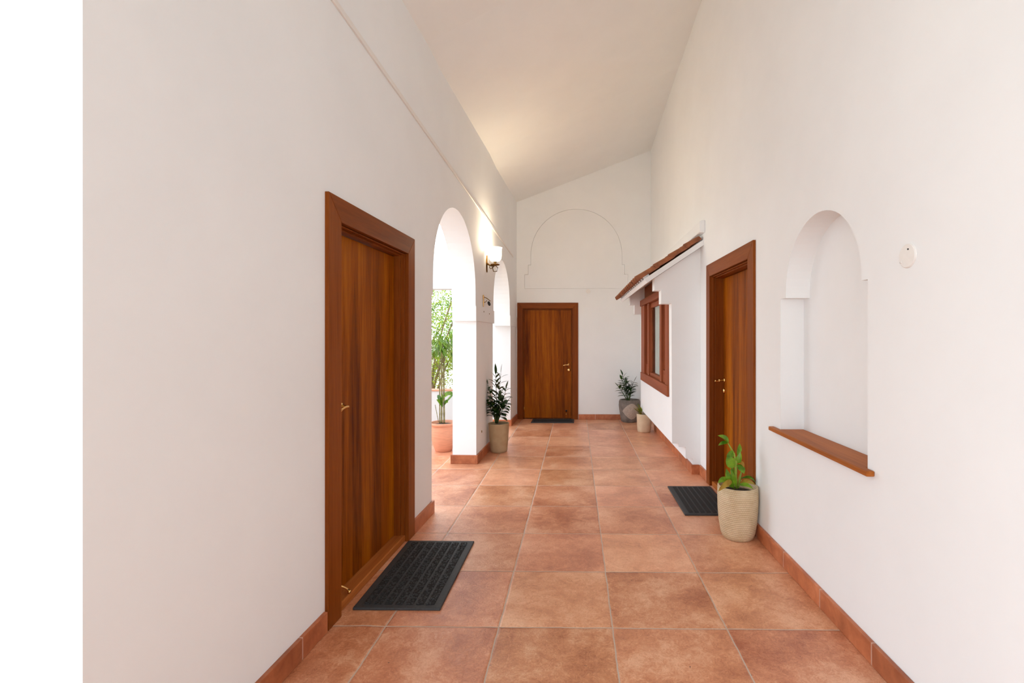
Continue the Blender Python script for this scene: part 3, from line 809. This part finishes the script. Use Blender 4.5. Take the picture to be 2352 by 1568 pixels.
# front right plant in woven cream pot
t = thing('potted_plant', 'broad-leaved green plant in a cream woven pot by the right door', 'potted plant', (1.218, 3.665, 0))
pot(t, [(0.100, 0.0), (0.112, 0.006), (0.125, 0.04), (0.138, 0.12), (0.146, 0.22), (0.148, 0.31), (0.146, 0.385)], 'weave', 0.016, 0.345)
VY = -0.02
def PX(x, y, d=0.0):
    """metres beside / above the pot's foot for a spot seen in the photo at the plant's distance"""
    Y = 3.665 + d
    X = ((x - CX) / F - 0.0145) * Y
    return Vector((X - 1.218, d, EYE + (HY - y) / F * Y))
b = bmesh.new(); bs = bmesh.new(); bo = bmesh.new()
st = [PX(1690, 1120), PX(1688, 1090), PX(1689, 1060), PX(1684, 1040), PX(1677, 1028), PX(1671, 1017)]
tube(bs, st, [0.010, 0.009, 0.009, 0.007, 0.006, 0.004], 10)
tube(bs, [PX(1684, 1121), PX(1680, 1105), PX(1676, 1095)], [0.008, 0.007, 0.005], 10)
tube(bs, [PX(1694, 1119), PX(1699, 1090, .01), PX(1702, 1078, .01)], [0.007, 0.006, 0.004], 10)
tube(bs, [PX(1688, 1062), PX(1693, 1050), PX(1696, 1040)], [0.006, 0.005, 0.004], 8)
camside = (1, 0.15, 0.1)
leaf(b, PX(1671, 1017), PX(1668, 1002), PX(1647, 999, -.03), 0.022, side=(0.1, 0.5, 0.8), fold=0.3, peak=0.4)
leaf(b, PX(1670, 1016), PX(1660, 1012), PX(1648, 1022, -.04), 0.014, side=(0.1, 0.6, 0.7), fold=0.3)
leaf(b, PX(1684, 1040, 0), PX(1674, 1042, -.03), PX(1667, 1046, -.05), 0.03, side=(0.3, 0.3, 1), fold=0.2)
leaf(b, PX(1687, 1070, -.01), PX(1672, 1062, -.04), PX(1670, 1043, -.04), 0.040, side=(1, 0.3, 0.2), fold=0.2, peak=0.5)
leaf(b, PX(1693, 1050), PX(1689, 1036, .01), PX(1697, 1017, .02), 0.024, side=(1, 0.5, 0), fold=0.7, peak=0.65)
leaf(b, PX(1690, 1062), PX(1697, 1052, -.02), PX(1699, 1036, -.01), 0.022, side=(1, -0.5, 0.2), fold=0.4, peak=0.4)
leaf(bo, PX(1692, 1060), PX(1704, 1055, -.02), PX(1707, 1072, -.04), 0.017, side=(0.7, 0.5, 0.5), fold=0.3)
leaf(b, PX(1690, 1066, -.01), PX(1702, 1066, -.04), PX(1707, 1086, -.07), 0.026, side=(0.8, 0.3, 0.6), fold=0.35, peak=0.5)
leaf(b, PX(1684, 1118, -.01), PX(1671, 1106, -.05), PX(1666, 1074, -.06), 0.030, side=(1, 0.3, 0.2), fold=0.25, peak=0.5)
leaf(b, PX(1689, 1118, -.01), PX(1680, 1095, -.04), PX(1675, 1074, -.06), 0.018, side=(1, 0.6, 0), fold=0.5)
leaf(b, PX(1688, 1100), PX(1676, 1080, .03), PX(1683, 1068, .03), 0.016, side=(1, 0.3, 0), fold=0.3)
leaf(bo, PX(1686, 1105, .02), PX(1679, 1088, .03), PX(1680, 1066, .03), 0.013, side=(1, 0, 0), fold=0.3)
leaf(b, PX(1680, 1108, -.03), PX(1662, 1094, -.05), PX(1648, 1108, -.06), 0.030, side=(0.2, 0.9, 0.5), fold=0.2, peak=0.5)
leaf(bo, PX(1680, 1105, -.05), PX(1664, 1104, -.11), PX(1648, 1127, -.155), 0.024, side=(0.5, 0.5, 0.8), fold=0.25, peak=0.4)
leaf(b, PX(1697, 1098, .03), PX(1728, 1080, .04), PX(1734, 1110, .02), 0.026, side=(0.3, 0.9, 0.2), fold=0.3, peak=0.5)
leaf(bo, PX(1695, 1108, 0), PX(1716, 1094, -.02), PX(1733, 1112, -.04), 0.022, side=(0.2, 0.8, 0.5), fold=0.2, peak=0.5)
leaf(b, PX(1695, 1112, -.03), PX(1712, 1104, -.06), PX(1728, 1121, -.09), 0.018, side=(0.2, 0.8, 0.6), fold=0.2)
leaf(bo, PX(1692, 1112, .03), PX(1698, 1096, .04), PX(1699, 1084, .04), 0.014, side=(1, 0, 0), fold=0.2)
obj('stem', bs, 'stem_bright', t, smooth=True)
o = obj('foliage', b, 'leaf_bright', t, smooth=True)
o = obj('withered_foliage', bo, 'leaf_old', t, smooth=True); o['label'] = 'yellow-brown withering leaves'

def frond(bl, bst, p0, p1, p2, npair, ll, lw, rn, r0=0.006, droop=0.2, start=0.25, axis=None):
    """an arching stem carrying pairs of pointed leaflets"""
    P = bez(p0, p1, p2, 14)
    tube(bst, P, [r0 * (1 - 0.65 * i / 14) for i in range(15)], 7)
    for k in range(npair):
        x = start + (1 - start) * (k + 0.3) / npair
        i = min(13, int(x * 14)); q = P[i].lerp(P[i + 1], x * 14 - i)
        td = (P[i + 1] - P[i]).normalized()
        sd_ = Vector(axis) if axis else td.cross(Vector((0.3, 1, 0.1)))
        sd_ = (sd_ - td * sd_.dot(td)).normalized()
        sc_ = math.sin(PI * (0.15 + 0.8 * x)) * 0.5 + 0.55
        for sg in (1, -1):
            L_ = ll * sc_ * rn.uniform(0.8, 1.15)
            dr = (sd_ * sg * rn.uniform(0.75, 1.0) + td * rn.uniform(0.35, 0.9) + Vector((rn.uniform(-.2, .2), rn.uniform(-.45, .45), rn.uniform(-.1, .2)))).normalized()
            e = q + dr * L_ + Vector((0, 0, -droop * L_))
            leaf(bl, q, q + dr * L_ * 0.55 + Vector((0, 0, 0.1 * L_)), e, lw * sc_, 5, 0.25)
    tip = (P[-1] - P[-2]).normalized()
    leaf(bl, P[-1], P[-1] + tip * ll * 0.4, P[-1] + tip * ll * 0.9, lw * 0.7, 5, 0.25)

# tan pot by the pier
t = thing('potted_plant', 'tall dark glossy plant in a tan tapered pot beside the arch pier', 'potted plant', (-1.022, 6.36, 0))
pot(t, [(0.096, 0.0), (0.108, 0.005), (0.114, 0.04), (0.122, 0.15), (0.130, 0.27), (0.135, 0.365), (0.137, 0.375)], 'ribbed', 0.012, 0.35)
rn = random.Random(11)
b, bs = bmesh.new(), bmesh.new()
def Q(x, y, d=0.0, X0=-1.022, Y0=6.36):
    Y = Y0 + d; X = ((x - CX) / F - 0.0145) * Y
    return Vector((X - X0, d, EYE + (HY - y) / F * Y))
for (a_, m_, c_, n_, ll, lw, dr) in (
    (Q(1140, 972), Q(1141, 920), Q(1138, 860, -.02), 8, 0.165, 0.034, 0.0),
    (Q(1141, 972), Q(1143, 920, .03), Q(1150, 858, .03), 7, 0.15, 0.026, 0.1),
    (Q(1139, 972), Q(1133, 930, -.05), Q(1120, 884, -.04), 6, 0.13, 0.036, 0.3),
    (Q(1138, 972), Q(1132, 945, -.04), Q(1116, 918, -.06), 6, 0.13, 0.038, 0.3),
    (Q(1142, 972), Q(1152, 930, .02), Q(1162, 893, .0), 7, 0.13, 0.038, 0.2),
    (Q(1142, 972), Q(1150, 945, -.06), Q(1164, 925, -.05), 6, 0.12, 0.038, 0.3),
    (Q(1140, 972), Q(1138, 945, -.08), Q(1128, 925, -.10), 7, 0.13, 0.040, 0.3),
    (Q(1141, 972), Q(1146, 950, -.07), Q(1148, 915, -.08), 7, 0.13, 0.038, 0.3)):
    frond(b, bs, a_, m_, c_, n_, ll, lw, rn, 0.007, dr, 0.2)
obj('stem', bs, 'stem_dark', t, smooth=True)
obj('foliage', b, 'leaf_dark', t, smooth=True)

# grey stone pot at the end wall
t = thing('potted_plant', 'sparse dark plant in a grey carved pot with a pale oval by the end wall', 'potted plant', (0.955, 8.675, 0))
def gw(a, z): return 1 + 0.02 * math.sin(5 * a) * (z / 0.4) + 0.015 * math.sin(9 * a + z * 20)
pot(t, [(0.135, 0.0), (0.150, 0.01), (0.168, 0.10), (0.184, 0.22), (0.190, 0.30), (0.186, 0.36), (0.172, 0.392)], 'stone', 0.02, 0.355, gw)
# pale eye-shaped medallion wrapped on the front
b = bmesh.new(); grid = []
def pot_r(z):
    pr = [(0.150, -0.01), (0.168, 0.10), (0.184, 0.22), (0.190, 0.30), (0.186, 0.36)]
    for (r0, z0), (r1, z1) in zip(pr, pr[1:]):
        if z0 <= z <= z1: return r0 + (r1 - r0) * (z - z0) / (z1 - z0)
    return 0.18
N = 16
for i in range(N + 1):
    a = (i / N * 2 - 1); row = []
    hh = 0.140 * (1 - abs(a) ** 1.7)
    for j in range(9):
        z = 0.205 + hh * (j / 4 - 1)
        ang = -PI / 2 + a * 0.92 + 0.10
        bulge = 0.010 + 0.012 * (1 - abs(a) ** 2) * (1 - (j / 4 - 1) ** 2)
        rr = pot_r(z) + bulge
        row.append(b.verts.new((rr * math.cos(ang), rr * math.sin(ang), z)))
    grid.append(row)
for r0, r1 in zip(grid, grid[1:]):
    for j in range(8): b.faces.new((r0[j], r0[j + 1], r1[j + 1], r1[j]))
bmesh.ops.remove_doubles(b, verts=b.verts[:], dist=0.0004)
obj('medallion', b, 'stone_light', t, smooth=True)['label'] = 'pale eye-shaped medallion'
b, bs = bmesh.new(), bmesh.new(); rn = random.Random(5)
def Q2(x, y, d=0.0): return Q(x, y, d, 0.955, 8.675)
for (a_, m_, c_, n_, ll, lw) in (
    (Q2(1443, 922), Q2(1441, 890), Q2(1430, 862, -.05), 7, 0.14, 0.040),
    (Q2(1442, 922), Q2(1436, 895), Q2(1428, 872, -.1), 6, 0.13, 0.038),
    (Q2(1444, 922), Q2(1446, 895), Q2(1456, 876, -.02), 6, 0.13, 0.038),
    (Q2(1441, 922), Q2(1434, 905, -.1), Q2(1420, 888, -.15), 4, 0.12, 0.036),
    (Q2(1445, 922), Q2(1448, 905, -.1), Q2(1451, 888, -.1), 6, 0.11, 0.028),
    (Q2(1443, 922), Q2(1441, 905), Q2(1438, 880, .05), 6, 0.13, 0.038)):
    frond(b, bs, a_, m_, c_, n_, ll, lw, rn, 0.009, 0.1, 0.3, (1, 0, 0.1))
obj('stem', bs, 'stem_dark', t, smooth=True)
obj('foliage', b, 'leaf_dark', t, smooth=True)

# cream pot tucked under the bay
t = thing('potted_plant', 'small yellowish plant in a plain cream pot tucked under the window bay', 'potted plant', (1.083, 7.74, 0))
pot(t, [(0.092, 0.0), (0.100, 0.006), (0.107, 0.05), (0.112, 0.13), (0.116, 0.22), (0.118, 0.286)], 'cream', 0.012, 0.265)
b = bmesh.new(); bs = bmesh.new(); rn = random.Random(8)
for k in range(11):
    a = rn.uniform(PI * 0.55, PI * 1.5); rr = rn.uniform(0.06, 0.13)
    zz = rn.uniform(0.33, 0.43)
    p0 = Vector((-0.04, 0.0, 0.235)); p2 = Vector((-0.055 + rr * math.cos(a) * 0.8, rr * math.sin(a) * 0.9, zz))
    p1 = Vector(((p0.x + p2.x) / 2, p2.y * 0.3, zz - 0.02))
    tube(bs, bez(p0, p1, p2, 5), 0.004, 6)
    leaf(b, p0.lerp(p2, 0.4), p1, p2 + Vector((-0.02, 0, 0.01)), 0.018, 5)
obj('stem', bs, 'leaf_old', t, smooth=True)
obj('foliage', b, 'leaf_mid', t, smooth=True)

# terracotta pot outside the arch
t = thing('potted_plant', 'tall cane palm in a pink terracotta pot outside the near arch', 'potted plant', (-1.765, 6.40, 0))
pot(t, [(0.100, 0.0), (0.108, 0.008), (0.125, 0.05), (0.150, 0.13), (0.162, 0.20), (0.163, 0.27), (0.158, 0.325), (0.158, 0.34), (0.178, 0.350), (0.180, 0.378)], 'terracotta', 0.022, 0.352)
b, bs = bmesh.new(), bmesh.new(); rn = random.Random(21)
def Q3(x, y, d=0.0): return Q(x, y, d, -1.765, 6.40)
canes = ((1013, 972, 1013, 838), (1019, 973, 1018, 835), (1009, 972, 1008, 852), (1006, 970, 998, 930))
for i, (x0, y0, x1, y1) in enumerate(canes):
    a_, c_ = Q3(x0, y0, 0.02 * i), Q3(x1, y1, 0.02 * i)
    pts = [a_.lerp(c_, k / 24) for k in range(25)]
    w0 = (0.011, 0.011, 0.007, 0.004)[i]
    tube(bs, pts, [w0 * (1.18 if k % 4 == 0 else 1.0) for k in range(25)], 10)
    if i < 3:
        for q in range(6 if i < 2 else 5):
            a = rn.uniform(0, 2 * PI); ln = rn.uniform(0.25, 0.5)
            e = c_ + Vector((math.cos(a) * ln * 0.8, math.sin(a) * ln * 0.8 - 0.05, rn.uniform(0.05, 0.45)))
            m_ = c_ + Vector((math.cos(a) * ln * 0.25, math.sin(a) * ln * 0.25, rn.uniform(0.25, 0.5)))
            frond(b, bs, c_, m_, e, 8, 0.17, 0.012, rn, 0.005, 0.35, 0.3)
for (x0, y0, x1, y1, d) in ((1016, 935, 1001, 918, -.1), (1014, 938, 1010, 912, -.08), (1017, 935, 1032, 915, -.06), (1018, 930, 1042, 905, -.03), (1016, 915, 1037, 900, 0), (1013, 925, 1003, 908, .05), (1017, 925, 1028, 925, -.08), (1014, 930, 1014, 905, -.12), (1018, 905, 1045, 908, 0)):
    p0, p2 = Q3(x0, y0), Q3(x1, y1, d)
    leaf(b, p0, (p0 + p2) / 2 + Vector((0, 0, 0.04)), p2, 0.026, 6, side=(0.3, 0.4, 0.9))
obj('cane', bs, 'cane', t, smooth=True)
obj('foliage', b, 'leaf_mid', t, smooth=True)

# ------------------------------------------------------------------ outside: low wall, beam, garden
gwl = thing('wall_garden', 'low white outer wall with terracotta coping beyond the near arch', loc=(-2.4, 6.9, 0), kind='structure')
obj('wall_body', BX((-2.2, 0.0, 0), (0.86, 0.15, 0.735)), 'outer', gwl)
obj('coping', BX((-2.2, -0.015, 0.735), (0.86, 0.165, 0.755)), 'terracotta', gwl, bevel=0.004)
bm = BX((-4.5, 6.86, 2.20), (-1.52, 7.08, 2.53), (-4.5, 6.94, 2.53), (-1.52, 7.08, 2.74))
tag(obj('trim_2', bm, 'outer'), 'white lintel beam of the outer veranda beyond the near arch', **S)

def leafcloud(name_mat, root, c, r, n, sz, seed, flat=1.0, nm='foliage', long=2.2):
    rn = random.Random(seed); b = bmesh.new()
    for k in range(n):
        while True:
            p = Vector((rn.uniform(-1, 1), rn.uniform(-1, 1), rn.uniform(-1, 1)))
            if 0.15 < p.length < 1: break
        q = Vector((c[0] + p.x * r[0], c[1] + p.y * r[1], c[2] + p.z * r[2]))
        d = Vector((rn.gauss(0, 1), rn.gauss(0, 1), rn.gauss(-0.3, 0.7))).normalized()
        s = d.cross(Vector((rn.gauss(0, 1), rn.gauss(0, 1), rn.gauss(0, 1)))).normalized()
        L_ = sz * rn.uniform(0.7, 1.3) * long; W_ = sz * rn.uniform(0.25, 0.42)
        v = [b.verts.new(q), b.verts.new(q + d * L_ * 0.45 + s * W_), b.verts.new(q + d * L_), b.verts.new(q + d * L_ * 0.45 - s * W_)]
        b.faces.new(v)
    return obj(nm, b, name_mat, root)
def shrub(name, label, cat, loc, crown, n, sz, mat_, seed, stems=5, group=None):
    t = thing(name, label, cat, loc, 0, group)
    for i, (c_, r_) in enumerate(crown):
        pass
    rn = random.Random(seed); b = bmesh.new()
    for k in range(stems):
        c_, r_ = crown[k % len(crown)]
        e = Vector((c_[0] + rn.uniform(-.5, .5) * r_[0], c_[1] + rn.uniform(-.5, .5) * r_[1], c_[2] + rn.uniform(0, .7) * r_[2]))
        tube(b, bez((rn.uniform(-.1, .1), rn.uniform(-.1, .1), 0), (e.x * 0.3, e.y * 0.3, e.z * 0.6), e, 8), [0.03 * (1 - 0.8 * i / 8) + 0.004 for i in range(9)], 7)
    obj('stem', b, 'bark', t, smooth=True)
    bmx = bmesh.new(); 
    for i, (c_, r_) in enumerate(crown):
        rn2 = random.Random(seed * 7 + i)
        for k in range(n):
            while True:
                p = Vector((rn2.uniform(-1, 1), rn2.uniform(-1, 1), rn2.uniform(-1, 1)))
                if p.length < 1: break
            q = Vector((c_[0] + p.x * r_[0], c_[1] + p.y * r_[1], c_[2] + p.z * r_[2]))
            d = Vector((rn2.gauss(0, 1), rn2.gauss(0, 1), rn2.gauss(-0.3, 0.7))).normalized()
            s = d.cross(Vector((rn2.gauss(0, 1), rn2.gauss(0, 1), rn2.gauss(0, 1)))).normalized()
            L_ = sz * rn2.uniform(1.4, 2.6); W_ = sz * rn2.uniform(0.28, 0.45)
            vv = [bmx.verts.new(q), bmx.verts.new(q + d * L_ * 0.45 + s * W_), bmx.verts.new(q + d * L_), bmx.verts.new(q + d * L_ * 0.45 - s * W_)]
            bmx.faces.new(vv)
    obj('foliage', bmx, mat_, t)
    return t
shrub('garden_shrub', 'bright green leafy shrub low behind the garden wall', 'shrub', (-2.75, 8.9, -0.06),
      [((0, 0, 0.95), (0.75, 0.6, 0.42)), ((0.3, 0.3, 1.25), (0.5, 0.5, 0.35))], 2600, 0.026, 'leaf_garden', 5)
shrub('bamboo_clump', 'airy light green bamboo rising behind the garden wall', 'bamboo', (-3.3, 10.6, -0.06),
      [((0, 0, 2.2), (0.9, 0.7, 0.8)), ((0.5, 0.2, 2.5), (0.8, 0.7, 0.7)), ((-0.3, 0, 1.7), (0.7, 0.6, 0.6))], 1500, 0.028, 'leaf_garden', 9, 9)
shrub('garden_tree', 'mid green tree standing farther back in the garden', 'tree', (-4.9, 14.5, -0.06),
      [((0, 0, 2.4), (1.6, 1.3, 1.2)), ((0.9, 0.3, 1.9), (1.2, 1.0, 0.9))], 1300, 0.06, 'leaf_garden2', 13, 8)
shrub('garden_shrub', 'yellow-green shrub seen through the gap of the far arch', 'shrub', (-2.2, 11.6, -0.06),
      [((0, 0, 1.3), (0.8, 0.8, 0.8))], 1300, 0.045, 'leaf_garden', 17, 5)
